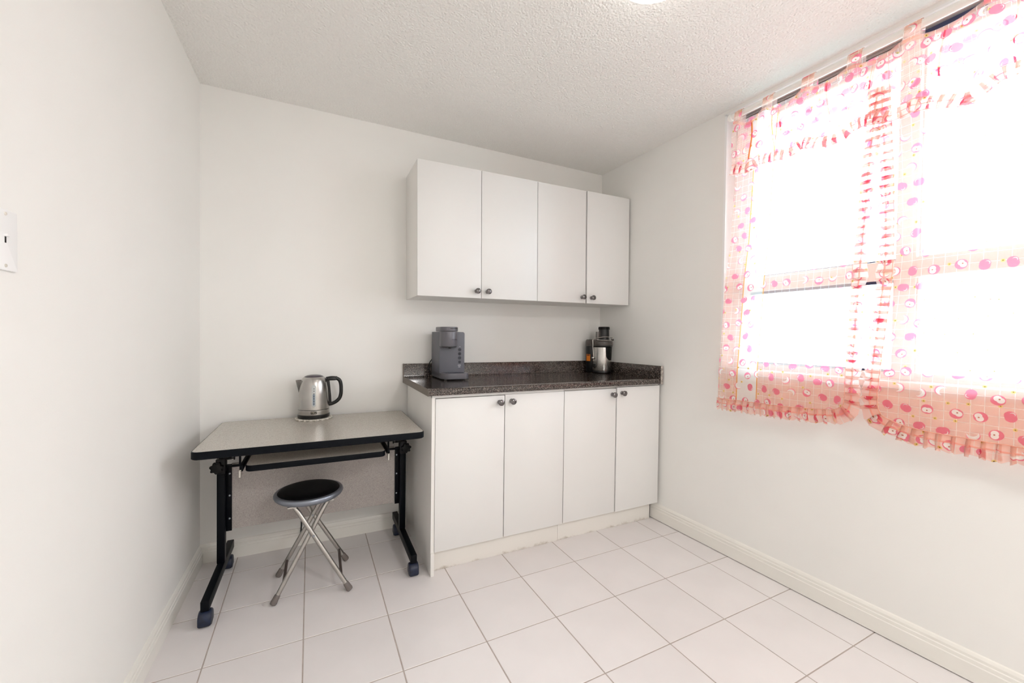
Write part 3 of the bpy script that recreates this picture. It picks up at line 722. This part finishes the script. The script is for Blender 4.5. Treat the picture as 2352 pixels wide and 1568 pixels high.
# sliding keyboard tray
KX0, KX1, KYF, KYB, KZ = .268, .836, -.556, -.25, .630
tr_ = MB().prism([(x - DX, y - DY) for x, y in rrect(KX0 + .003, KX1 - .003, KYF + .003, KYB - .003, .022)], 2, KZ - .024, KZ + .0005).build('sliding_shelf', M_greylam, dk, ang=30)
ringmesh(rrect(KX0, KX1, KYF, KYB, .025), rrect(KX0 + .0031, KX1 - .0031, KYF + .0031, KYB - .0031, .0219), KZ - .026, KZ).build('edge_band', M_band, tr_, ang=40)
MP = -.235
MB().prism([(.171 - DX, .246), (.930 - DX, .246), (.930 - DX, .56), (.171 - DX, .56)], 1, MP - DY, MP + .014 - DY, bev=.001, seg=1).build('modesty_panel', M_greypanel, dk)
for sd, x0 in ((-1, .120), (1, .956)):
    x1 = x0 + .030; xc = (x0 + x1) / 2
    ft = MB().box(dl((x0, -.568, .062)), dl((x1, -.022, .104)), .003).build('foot_tube', M_blackmetal, dk)
    for yy in (-.552, -.105):
        # hooded twin-wheel caster
        cs = MB(); h_ = []
        for a in range(0, 181, 15): h_.append((yy - DY + .031 * math.cos(math.radians(a)), .030 + .032 * math.sin(math.radians(a))))
        h_ += [(yy - DY - .0310, .012), (yy - DY - .024, .004), (yy - DY + .024, .004), (yy - DY + .031, .012)]
        cs.prism(h_, 0, xc - DX - .023, xc - DX + .023, bev=.007, seg=3)
        co = cs.build('caster', M_caster, ft, ang=50)
        wm = MB()
        for q in (-.0215, .0065): wm.tube([(xc - DX + q, yy - DY, .0255), (xc - DX + q + .015, yy - DY, .0255)], .0255, 20)
        wm.tube([(xc - DX, yy - DY, .055), (xc - DX, yy - DY, .066)], .006, 10)
        bmx = wm
        co2 = bmx.build('wheel', M_black, ft)
    xi = x1 if sd < 0 else x0
    lg = MB().box(dl((x0 - .001, -.268, .104)), dl((x1 + .001, -.232, .535)), .003).build('leg_post', M_blackmetal, dk)
    MB().box(dl((x0 + .006, -.262, .535)), dl((x1 - .006, -.238, TZ - .028)), .002).build('inner_post', M_blackmetal, dk)
    MB().box(dl((x0 - .004, -.276, .527)), dl((x1 + .004, -.226, .597)), .004).build('height_clamp', M_blackm, dk)
    fl = MB().box(dl((xi - .0005 if sd < 0 else xi - .024, MP - .005, .240)), dl((xi + .024 if sd < 0 else xi + .0005, MP - .0005, .560)), .001).build('panel_bracket', M_blackmetal, dk)
    for zz in (.515, .41, .30):
        MB().lathe([(0, 0), (.0045, 0), (.004, .002), (.002, .0028), (0, .0022)], 14, M=Matrix.Translation(dl((xi + (.015 if sd < 0 else -.015), MP - .005, zz))) @ Matrix.Rotation(PI / 2, 4, 'X')).build('screw', M_screw, fl)
    # star knob on the outside face and pull pin on the inside
    star = []
    for a in range(0, 360, 6):
        r = .0245 + .0035 * math.cos(math.radians(a * 7)); star.append((r * math.cos(math.radians(a)), r * math.sin(math.radians(a))))
    xo = x0 - .004 if sd < 0 else x1 + .004
    Mk = Matrix.Translation(dl((xo + .006 * (1 if sd < 0 else -1), -.279, .560))) @ Matrix.Rotation(PI / 2, 4, 'X') @ Matrix.Rotation(.2, 4, 'Z')
    MB().prism(star, 2, -.004, .016, bev=.003, M=Mk).build('star_knob', M_blackm, dk, ang=40)
    a = xi; sg_ = 1 if sd < 0 else -1
    MB().tube([dl((a + sg_ * .000, -.255, .591)), dl((a + sg_ * .026, -.255, .592))], .0055, 12).tube([dl((a + sg_ * .026, -.255, .592)), dl((a + sg_ * .034, -.255, .592))], .0035, 10).tube([dl((a + sg_ * .034, -.255, .592)), dl((a + sg_ * .039, -.255, .592))], .0085, 14).build('pull_pin', M_blackm, dk)
    # slide rail beside the shelf, hanger and strut
    rx = .254 if sd < 0 else .850
    MB().box(dl((rx - .006, -.545, .606)), dl((rx + .006, -.215, .632)), .002).build('slide_rail', M_blackmetal, dk)
    MB().box(dl((rx - .007, -.562, .592)), dl((rx + .003, -.535, .618)), .002).tube([dl((rx - .002, -.563, .588)), dl((rx - .002, -.563, .616))], .0042, 10).build('slide_catch', M_chrome, dk)
    hx = .209 if sd < 0 else .893
    MB().box(dl((hx - .004, -.262, .559)), dl((hx + .004, -.248, TZ - .028)), .001).build('hanger_bar', M_blackmetal, dk)
    MB().box(dl((min(a, rx), -.262, .550)), dl((max(a, rx), -.250, .560)), .001).build('cross_strut', M_blackmetal, dk)

# ------------------------------------------------------------------ folding stool
so_ = thing('folding_stool', (.515, -.408, 0), 'round folding stool with black padded seat and silver legs before the table', 'stool')
SX, SY = .515, -.408
MB().lathe([(0, .412), (.118, .412), (.132, .415), (.142, .423), (.1465, .433), (.1450, .440), (.141, .4445), (.134, .4458), (.128, .444), (0, .444)], 64, c=(-.008, 0, 0), sx=1.02).build('seat_rim', M_silverp, so_, ang=40)
MB().lathe([(0, .4570), (.05, .4568), (.095, .4555), (.117, .453), (.127, .4495), (.1305, .4450), (.129, .443), (0, .443)], 64, c=(-.008, 0, 0), sx=1.02).build('seat_pad', M_vinyl, so_, ang=60)
def sl(p): return (p[0] - SX, p[1] - SY, p[2])
legs = [((.447, -.500, .412), (.683, -.558, 0)), ((.450, -.308, .412), (.684, -.280, 0)), ((.588, -.474, .412), (.366, -.531, 0)), ((.588, -.334, .412), (.368, -.302, 0))]
for a, b_ in legs:
    A, B = Vector(a), Vector(b_); d = (A - B).normalized(); inw = Vector(((.515 - a[0]) * .0, 0, 0))
    k = -.010 if a[0] < .515 else .010
    lg = MB().tube([sl(B + d * .03), sl(B + d * .2), sl(A - d * .07), sl(A - d * .035), sl(A - d * .012 + Vector((k * .25, 0, 0))), sl(A + Vector((k * .6, 0, .006)))], [.0098, .0098, .0098, .0096, .0090, .0084], 16).build('leg', M_silver, so_)
    MB().tube([sl(B + d * .006), sl(B + d * .012), sl(B + d * .040), sl(B + d * .046)], [.0125, .0142, .0122, .0106], 16).build('rubber_foot', M_rubber, lg)
    m_ = B.lerp(A, .66 if a[1] < -.45 else .70)
    MB().tube([sl(m_ + Vector((0, -.0125, 0))), sl(m_ + Vector((0, .0125, 0)))], .005, 12).build('rivet', M_screw, lg)
for i, j, t in ((0, 1, .17), (2, 3, .19)):
    P, Q = Vector(legs[i][1]).lerp(Vector(legs[i][0]), t), Vector(legs[j][1]).lerp(Vector(legs[j][0]), t)
    MB().tube([sl(P), sl(Q)], .0065, 10).build('foot_bar', M_bar, so_)
for xq, y0_, y1_ in ((.440, -.515, -.295), (.594, -.490, -.318)):
    MB().box(sl((xq - .018, y0_, .404)), sl((xq + .018, y1_, .4125)), .002).build('seat_bracket', M_silver, so_)

# ------------------------------------------------------------------ kettle, its mat and the cord
KXc, KYc = .523, -.098
cm_ = MB(); ol = []
for k in range(120):
    a = 2 * PI * k / 120; r = .0885 + .0035 * math.cos(a * 18); ol.append((r * math.cos(a), r * math.sin(a)))
mt = tag(cm_.prism(ol, 2, 0, .008, bev=.002).build('trivet_mat', M_mat, ang=40), 'round white scalloped mat under the kettle on the table', 'mat'); mt.location = (KXc, KYc, TZ + .0008)
beads = MB()
for k in range(36):
    a = 2 * PI * k / 36; beads.sphere((.087 * math.cos(a), .087 * math.sin(a), .006), .006, (1, 1, .7), 10)
beads.build('scalloped_edge', M_mat, mt)
ke = thing('electric_kettle', (KXc, KYc, TZ + .009), 'brushed steel electric kettle with black handle on the grey table', 'kettle')
MB().lathe([(0, 0), (.074, 0), (.079, .003), (.080, .018), (.0775, .022), (0, .022)], 56).build('power_base', M_black, ke)
MB().lathe([(.0, .0215), (.0775, .0215), (.0780, .024), (.0776, .045), (.0765, .0462), (0, .0462)], 56).build('lower_band', M_steel, ke)
MB().lathe([(0, .046), (.0755, .046), (.0757, .0492), (0, .0492)], 56).build('seam_ring', M_black, ke)
MB().lathe([(0, .049), (.0772, .049), (.0772, .052), (.0755, .085), (.0735, .125), (.0705, .160), (.0665, .185), (.0620, .202), (.0555, .2145), (.0500, .2195), (0, .2195)], 56).build('body', M_steel, ke, ang=50)
MB().lathe([(0, .2315), (.018, .231), (.034, .2282), (.044, .2238), (.0485, .2195), (.0480, .2185), (0, .2185)], 48).build('lid', M_lid, ke)
# spout: pointed beak to the left
sp_ = bmesh.new()
ring_ = []
for z, L_, wd in ((.128, .071, .004), (.150, .0765, .018), (.172, .0815, .026), (.190, .0855, .030), (.203, .0885, .032)):
    row = []
    for k in range(11):
        t = -1 + 2 * k / 10; row.append(sp_.verts.new((-(L_ - (L_ - .052 if z > .14 else .004) * abs(t) ** 1.6 * 1.0), t * wd, z)))
    ring_.append(row)
for a, b_ in zip(ring_, ring_[1:]):
    for k in range(10): sp_.faces.new([a[k], a[k + 1], b_[k + 1], b_[k]])
bmesh.ops.solidify(sp_, geom=sp_.faces[:], thickness=.0012)
bmesh.ops.recalc_face_normals(sp_, faces=sp_.faces[:])
MB()._take(sp_).build('spout', M_steel, ke, ang=60)
hp_ = [(.060, 0, .207), (.085, 0, .211), (.108, 0, .209), (.126, 0, .199), (.134, 0, .180), (.1365, 0, .150), (.135, 0, .118), (.127, 0, .095), (.110, 0, .078), (.088, 0, .068), (.074, 0, .066)]
hs = [(p.x, 0, p.y) for p in smoothpath([(p[0], p[2]) for p in hp_], .006)]
MB().tube(hs, .0098, 14).tube([(.068, 0, .206), (.073, 0, .16), (.078, 0, .11), (.0795, 0, .068)], .0085, 12).box((.060, -.011, .197), (.112, .011, .2165), .005).build('handle', M_black, ke, ang=60)
MB().box((.092, -.009, .2145), (.116, .009, .219), .002).build('lid_button', M_black, ke)
gq = MB().prism([(x, z) for x, z in rrect(-.0108, .0108, .062, .178, .0107)], 1, -.0795, -.060, bev=.001); gm = gq.build('water_gauge', M_gauge, ke, ang=40)
gm.rotation_euler = (-.055, 0, 0); gm.location = (.0, -.0032, .0)
MB().prism([(x, z) for x, z in rrect(-.0045, .0045, .070, .130, .0044)], 1, -.0805, -.0795).build('water_strip', M_gaugew, gm)
for zz in (.078, .092, .106, .118, .132, .146, .158):
    MB().box((-.002, -.0812, zz - .0016), (.003 if zz not in (.146, .158) else .0035, -.0803, zz + .0016)).build('gauge_mark', M_ink, gm, smooth=False)
bd = MB().box((-.0145, -.0800, .0285), (.0145, -.0745, .0425), .001).build('brand_badge', M_black, ke)
tm = text_mesh('TRU', .0125, spacing=1.05); tm.materials.append(M_letters); to = link('brand_letters', tm, bd); to.location = (0, -.0803, .0355); to.rotation_euler = (PI / 2, 0, 0)
cd = smoothpath([(0, .79), (.002, .70), (.004, .5), (-.012, .30), (-.003, .14), (-.008, .06), (-.016, .022)], .02)
tag(MB().tube([(.466 + p.x, -.0065 if p.y > .13 else (-.0065 - .0135 * min(1, (.13 - p.y) / .035)), p.y) for p in cd], .0036, 8).build('power_cord', M_wire), 'black power cord hanging against the wall behind the table panel', 'cord')

# ------------------------------------------------------------------ coffee maker
cf = thing('coffee_maker', (1.265, -.15, .9275), 'slate grey single-serve coffee maker at the left end of the countertop', 'coffee maker', rz=0.)
CXo, CYo, CZo = 1.265, -.15, .9275
def fl_(x, y, z): return (x - CXo, y - CYo, z - CZo)
XL, XR, YFc, YBc = 1.188, 1.343, -.212, -.030
MB().prism(rrect(XL - CXo, XR - CXo, CZo * 0 + .018, 1.2075 - CZo, .004, rs=(.012, .004, .002, .002)), 1, YFc - CYo, YBc - CYo, bev=.002).build('body', M_cm, cf, ang=30)
# foot plate with rounded front, ribbed
fo = [(x - CXo, y - CYo) for x, y in rrect(XL + .0, XR + .006, -.294, YBc, .03, rs=(.004, .004, .05, .03))]
MB().prism(fo, 2, .004, .038, bev=.002).build('drip_base', M_cms, cf, ang=30)
for k in range(6):
    z = .008 + k * .0052
    MB().prism([(x - CXo, y - CYo) for x, y in rrect(XL - .0006, XR + .0066, -.2946, YBc, .03, rs=(.004, .004, .0504, .0304))], 2, z, z + .0026).build('rib', M_cms, cf)
for q in ((1.21, -.27), (1.32, -.27), (1.21, -.05), (1.32, -.05)):
    MB().lathe([(0, 0), (.009, 0), (.009, .005), (0, .005)], 14, c=fl_(q[0], q[1], CZo)).build('foot', M_black, cf)
MB().prism([(x - CXo, y - CYo) for x, y in rrect(1.215, 1.325, -.284, -.215, .02, rs=(.004, .004, .03, .03))], 2, .038, .0395).build('drip_tray', M_cmd, cf)
# brew head: half-round front
ho = [(XL + .002, -.20), (XL + .002, -.225)]
hc = (1.2395, -.225)
hx = lambda r: [(hc[0] + r * math.cos(math.radians(a)), hc[1] + r * .95 * math.sin(math.radians(a))) for a in range(180, 361, 9)]
pr = [(XL + .001, -.19)] + hx(.0515) + [(1.291, -.19)]
MB().prism([(x - CXo, y - CYo) for x, y in pr][::-1], 2, 1.121 - CZo, 1.2085 - CZo, bev=.0015).build('brew_head', M_cms, cf, ang=30)
pr2 = [(XL - .002, -.13)] + hx(.0535) + [(1.2935, -.13)]
ld_ = MB().prism([(x - CXo, y - CYo) for x, y in pr2][::-1], 2, 1.2100 - CZo, 1.2365 - CZo, bev=.004).build('lid', M_cms, cf, ang=30)
MB().prism([(x - CXo, y - CYo) for x, y in [(hc[0] + .0542 * math.cos(math.radians(a)), hc[1] + .0542 * .95 * math.sin(math.radians(a))) for a in range(262, 331, 6)] + [(hc[0] + .045 * math.cos(math.radians(a)), hc[1] + .045 * math.sin(math.radians(a))) for a in range(330, 261, -6)]], 2, 1.2245 - CZo, 1.2295 - CZo).build('lid_grip', M_black, ld_)
MB().prism([(x - CXo, y - CYo) for x, y in [(XL + .004, -.20)] + hx(.048) + [(1.288, -.20)]][::-1], 2, 1.1165 - CZo, 1.1212 - CZo).build('head_underside', M_black, cf)
MB().lathe([(0, 0), (.007, 0), (.009, .008), (0, .008)], 16, c=fl_(1.2395, -.245, 1.1095)).build('nozzle', M_black, cf)
# lettering wrapped on the head front
tm = text_mesh('KEURIG', .0115, spacing=1.12); tm.materials.append(M_cmd)
for v in tm.vertices:
    a = math.radians(-62) + v.co.x / .0515; zz = v.co.y; r = .0517 + v.co.z
    v.co = Vector((hc[0] - CXo + r * math.cos(a), hc[1] - CYo + r * .95 * math.sin(a), 1.1620 - CZo + zz))
link('brand_letters', tm, cf)
for k, (z, r) in enumerate(((1.1015, .0100), (1.0765, .0100), (1.0520, .0100), (1.0270, .0085))):
    bt = MB().lathe([(0, 0), (r, 0), (r, .0012), (r * .86, .002), (r * .82, .001), (0, .001)], 24, M=Matrix.Translation(fl_(1.3125, YFc, z)) @ Matrix.Rotation(PI / 2, 4, 'X')).build('button', M_cmd, cf)
    MB().lathe([(r * .30, 0), (r * .48, 0), (r * .48, .0014), (r * .30, .0014), (r * .30, 0)], 16, M=Matrix.Translation(fl_(1.3125, YFc - .0008, z)) @ Matrix.Rotation(PI / 2, 4, 'X')).build('button_mark', M_ink, bt)
MB().box(fl_(1.3115, YFc - .001, 1.1180), fl_(1.3145, YFc, 1.1205)).build('indicator_light', M_wht, cf)
for z, a, b_ in ((1.0075, -.0095, .0085), (.9975, -.0075, .006)):
    MB().box(fl_(1.3115 + a, YFc - .0006, z - .0013), fl_(1.3115 + b_, YFc, z + .0013)).build('printed_line', M_wht, cf, smooth=False)
tag(MB().tube([(p.x, -.0125 - .018 * 0 - .012, p.y) for p in smoothpath([(1.200, 1.045), (1.178, 1.015), (1.172, .985), (1.182, .945), (1.205, .9345)], .008)], .0032, 8).build('power_cord', M_wire), 'black power cord behind the coffee maker against the back edge', 'cord')

# ------------------------------------------------------------------ juicer
ju = thing('juicer', (2.426, -.152, .9275), 'steel and black centrifugal juicer in the corner of the countertop', 'juicer')
def pol(a, r, z): return (r * math.cos(math.radians(a)), r * math.sin(math.radians(a)), z)
FA = math.degrees(math.atan2(CAM.y + .152, CAM.x - 2.426))       # direction that faces the room
MB().lathe([(0, 0), (.064, 0), (.068, .004), (.068, .014), (.066, .018), (0, .018)], 48).build('foot_ring', M_black, ju)
MB().lathe([(0, .017), (.0685, .017), (.0700, .021), (.0690, .10), (.0665, .176), (.0650, .188), (0, .188)], 56).build('body', M_steel, ju, ang=50)
MB().lathe([(0, .187), (.0685, .187), (.0740, .193), (.0750, .203), (0, .203)], 56).build('bowl', M_black, ju)
MB().lathe([(.0755, .200), (.0765, .204), (.0765, .226), (.0730, .234), (.045, .240), (.035, .241)], 56).build('bowl_cover', M_smoke, ju)
MB().lathe([(0, .205), (.060, .205), (.060, .226), (.030, .236), (0, .236)], 40).build('strainer', M_black, ju)
fx, fy = .011, -.006
MB().lathe([(0, .236), (.0385, .236), (.0378, .32), (0, .32)], 40, c=(fx, fy, 0)).build('feed_chute', M_black, ju)
MB().lathe([(0, .316), (.0405, .316), (.0412, .320), (.0405, .334), (.037, .3365), (0, .3365)], 40, c=(fx, fy, 0)).build('pusher_cap', M_blackm, ju)
# dark pour recess on the right of the front
rec = MB(); t = bmesh.new(); rows = []
for j in range(9):
    z = .188 - j * .0118; row = []
    w0, w1 = (26, 76)
    if j > 5: w0 += (j - 5) ** 2 * 2.4
    if j > 6: w1 -= (j - 6) * 3
    for k in range(13):
        a = FA + w0 + (w1 - w0) * k / 12; r = .0725 - .002 * j / 8; row.append(t.verts.new(pol(a, r, z)))
    rows.append(row)
for a, b_ in zip(rows, rows[1:]):
    for k in range(12): t.faces.new([a[k], a[k + 1], b_[k + 1], b_[k]])
bmesh.ops.solidify(t, geom=t.faces[:], thickness=.003); bmesh.ops.recalc_face_normals(t, faces=t.faces[:])
rec._take(t).build('spout_panel', M_black, ju, ang=50)
# pulp bin on the left
pb = (-.0285, .0785)
MB().lathe([(0, .002), (.044, .002), (.047, .008), (.050, .10), (.051, .195), (0, .195)], 44, c=(pb[0], pb[1], 0), sy=.93).build('pulp_bin', M_black, ju)
MB().lathe([(.0515, .193), (.0522, .197), (.0515, .232), (.044, .2425), (0, .2445)], 44, c=(pb[0], pb[1], 0), sy=.93).build('pulp_cover', M_smoke, ju)
st_ = MB(); t = bmesh.new(); vv = []
SA = math.degrees(math.atan2(CAM.y + .12, CAM.x - 2.326))
for z in (.083, .133):
    vv.append([t.verts.new((pb[0] + .0512 * math.cos(math.radians(SA - 55 + k * 5)), pb[1] + .0480 * math.sin(math.radians(SA - 55 + k * 5)), z)) for k in range(9)])
for k in range(8): t.faces.new([vv[0][k], vv[0][k + 1], vv[1][k + 1], vv[1][k]])
stk = st_._take(t).build('warning_sticker', M_orange, ju)
t = bmesh.new(); vv = []
for z in (.121, .131):
    vv.append([t.verts.new((pb[0] + .0517 * math.cos(math.radians(SA - 49 + k * 5)), pb[1] + .0485 * math.sin(math.radians(SA - 49 + k * 5)), z)) for k in range(7)])
for k in range(6): t.faces.new([vv[0][k], vv[0][k + 1], vv[1][k + 1], vv[1][k]])
MB()._take(t).build('sticker_header', M_sticker, stk)
# wire locking arm: up the left, over the lid, down the right
la = FA - 55
pts = [pol(la, .0735, .112), pol(la, .078, .16), pol(la, .0795, .215), pol(la, .078, .243), pol(la + 14, .062, .252), pol(la + 36, .050, .2575), pol(la + 64, .046, .261), pol(la + 96, .050, .2625), pol(la + 122, .062, .2605), pol(la + 131, .074, .256), pol(la + 133, .078, .246)]
P3 = [Vector(p) for p in pts]; sm = []
for i in range(len(P3) - 1):
    p0, p1, p2, p3 = P3[max(i - 1, 0)], P3[i], P3[i + 1], P3[min(i + 2, len(P3) - 1)]
    for k in range(5):
        q = k / 5; sm.append(.5 * ((2 * p1) + (p2 - p0) * q + (2 * p0 - 5 * p1 + 4 * p2 - p3) * q * q + (3 * p1 - p0 - 3 * p2 + p3) * q ** 3))
sm.append(P3[-1])
arm = MB().tube(sm, .0026, 8).build('locking_arm', M_chrome, ju)
MB().sphere(pol(la, .0765, .108), .0105, (1, 1, 1), 18).build('pivot_knob', M_chrome, arm)
lp2 = [pol(la + 20, .070, .243), pol(la + 50, .066, .2400), pol(la + 80, .067, .2380), pol(la + 110, .071, .2385), pol(la + 134, .074, .242)]
MB().tube(lp2, .0016, 6).build('cover_rim', M_chrome, arm)
MB().box((-.006, -.004, 0), (.012, .004, .014), .002, M=Matrix.Translation(pol(la + 138, .072, .236)) @ Matrix.Rotation(math.radians(la + 138), 4, 'Z')).build('cover_latch', M_black, ju)
MB().lathe([(0, 0), (.0165, 0), (.0165, .006), (.0135, .013), (0, .014)], 28, M=Matrix.Translation(pol(FA - 46, .0660, .052)) @ Matrix.Rotation(math.radians(FA - 46), 4, 'Z') @ Matrix.Rotation(PI / 2, 4, 'Y')).build('speed_dial', M_black, ju)
MB().lathe([(.030, .236), (.0312, .238), (.0312, .30), (.030, .30)], 30, c=(fx - .020, fy + .020, 0), a0=math.radians(100), a1=math.radians(240)).build('chute_guard', M_smoke, ju)

# ------------------------------------------------------------------ ceiling lamp, light switch
cl_ = thing('ceiling_light', (1.540, -1.537, CEIL), 'round white flush ceiling light cut by the top picture edge', 'ceiling light')
MB().lathe([(0, 0), (.145, 0), (.148, -.006), (.148, -.020), (.140, -.024), (0, -.024)], 56).build('base_plate', M_pvc, cl_)
MB().lathe([(.143, -.022), (.141, -.036), (.125, -.056), (.095, -.072), (.05, -.081), (0, -.084)], 56).build('glass_dome', M_lamp, cl_)
sw = thing('light_switch', (0, -1.439, 1.356), 'white light switch plate at the left picture edge', 'light switch')
MB().prism([(y, z) for y, z in rrect(-.036, .036, -.058, .058, .004)], 0, 0, .006, bev=.0025).build('cover_plate', M_pvc, sw)
MB().box((.004, -.0022, -.006), (.0064, .0022, .006), .0005).build('toggle_slot', M_blackm, sw)
MB().box((.004, -.0045, .006), (.011, .0045, .011), .0015).build('toggle', M_pvc, sw)
for z in (-.049, .049):
    MB().lathe([(0, 0), (.0034, 0), (.003, .0012), (0, .0015)], 12, M=Matrix.Translation((.006, 0, z)) @ Matrix.Rotation(PI / 2, 4, 'Y')).build('screw', M_edge, sw)

# ------------------------------------------------------------------ outside
gd = MB().box((3, -90, -20.3), (160, 120, -20)).build('ground', M_ground, smooth=False); gd['kind'] = 'structure'
bu = thing('apartment_building', (46, 4, -20), 'pale apartment block with balconies far outside the right window', 'building', rz=0)
MB().box((0, -14, 0), (12, 16.1 - 4, 28.2)).build('wall', M_conc, bu, smooth=False)
bal, gl_ = [], []
for fl in range(10):
    z = 1.0 + fl * 2.75
    bl_ = MB().box((-1.3, 9.0, z), (0, 12.1, z + .95), .02).build('balcony', M_conc2, bu)
    for k in range(6):
        y = -12.5 + k * 3.4
        wf = MB().box((-.05, y, z + .9), (.0, y + 1.9, z + 2.3)).build('window', M_conc2, bu, smooth=False)
        MB().box((-.06, y + .08, z + .98), (-.05, y + 1.82, z + 2.22)).build('pane', M_pane, wf, smooth=False)
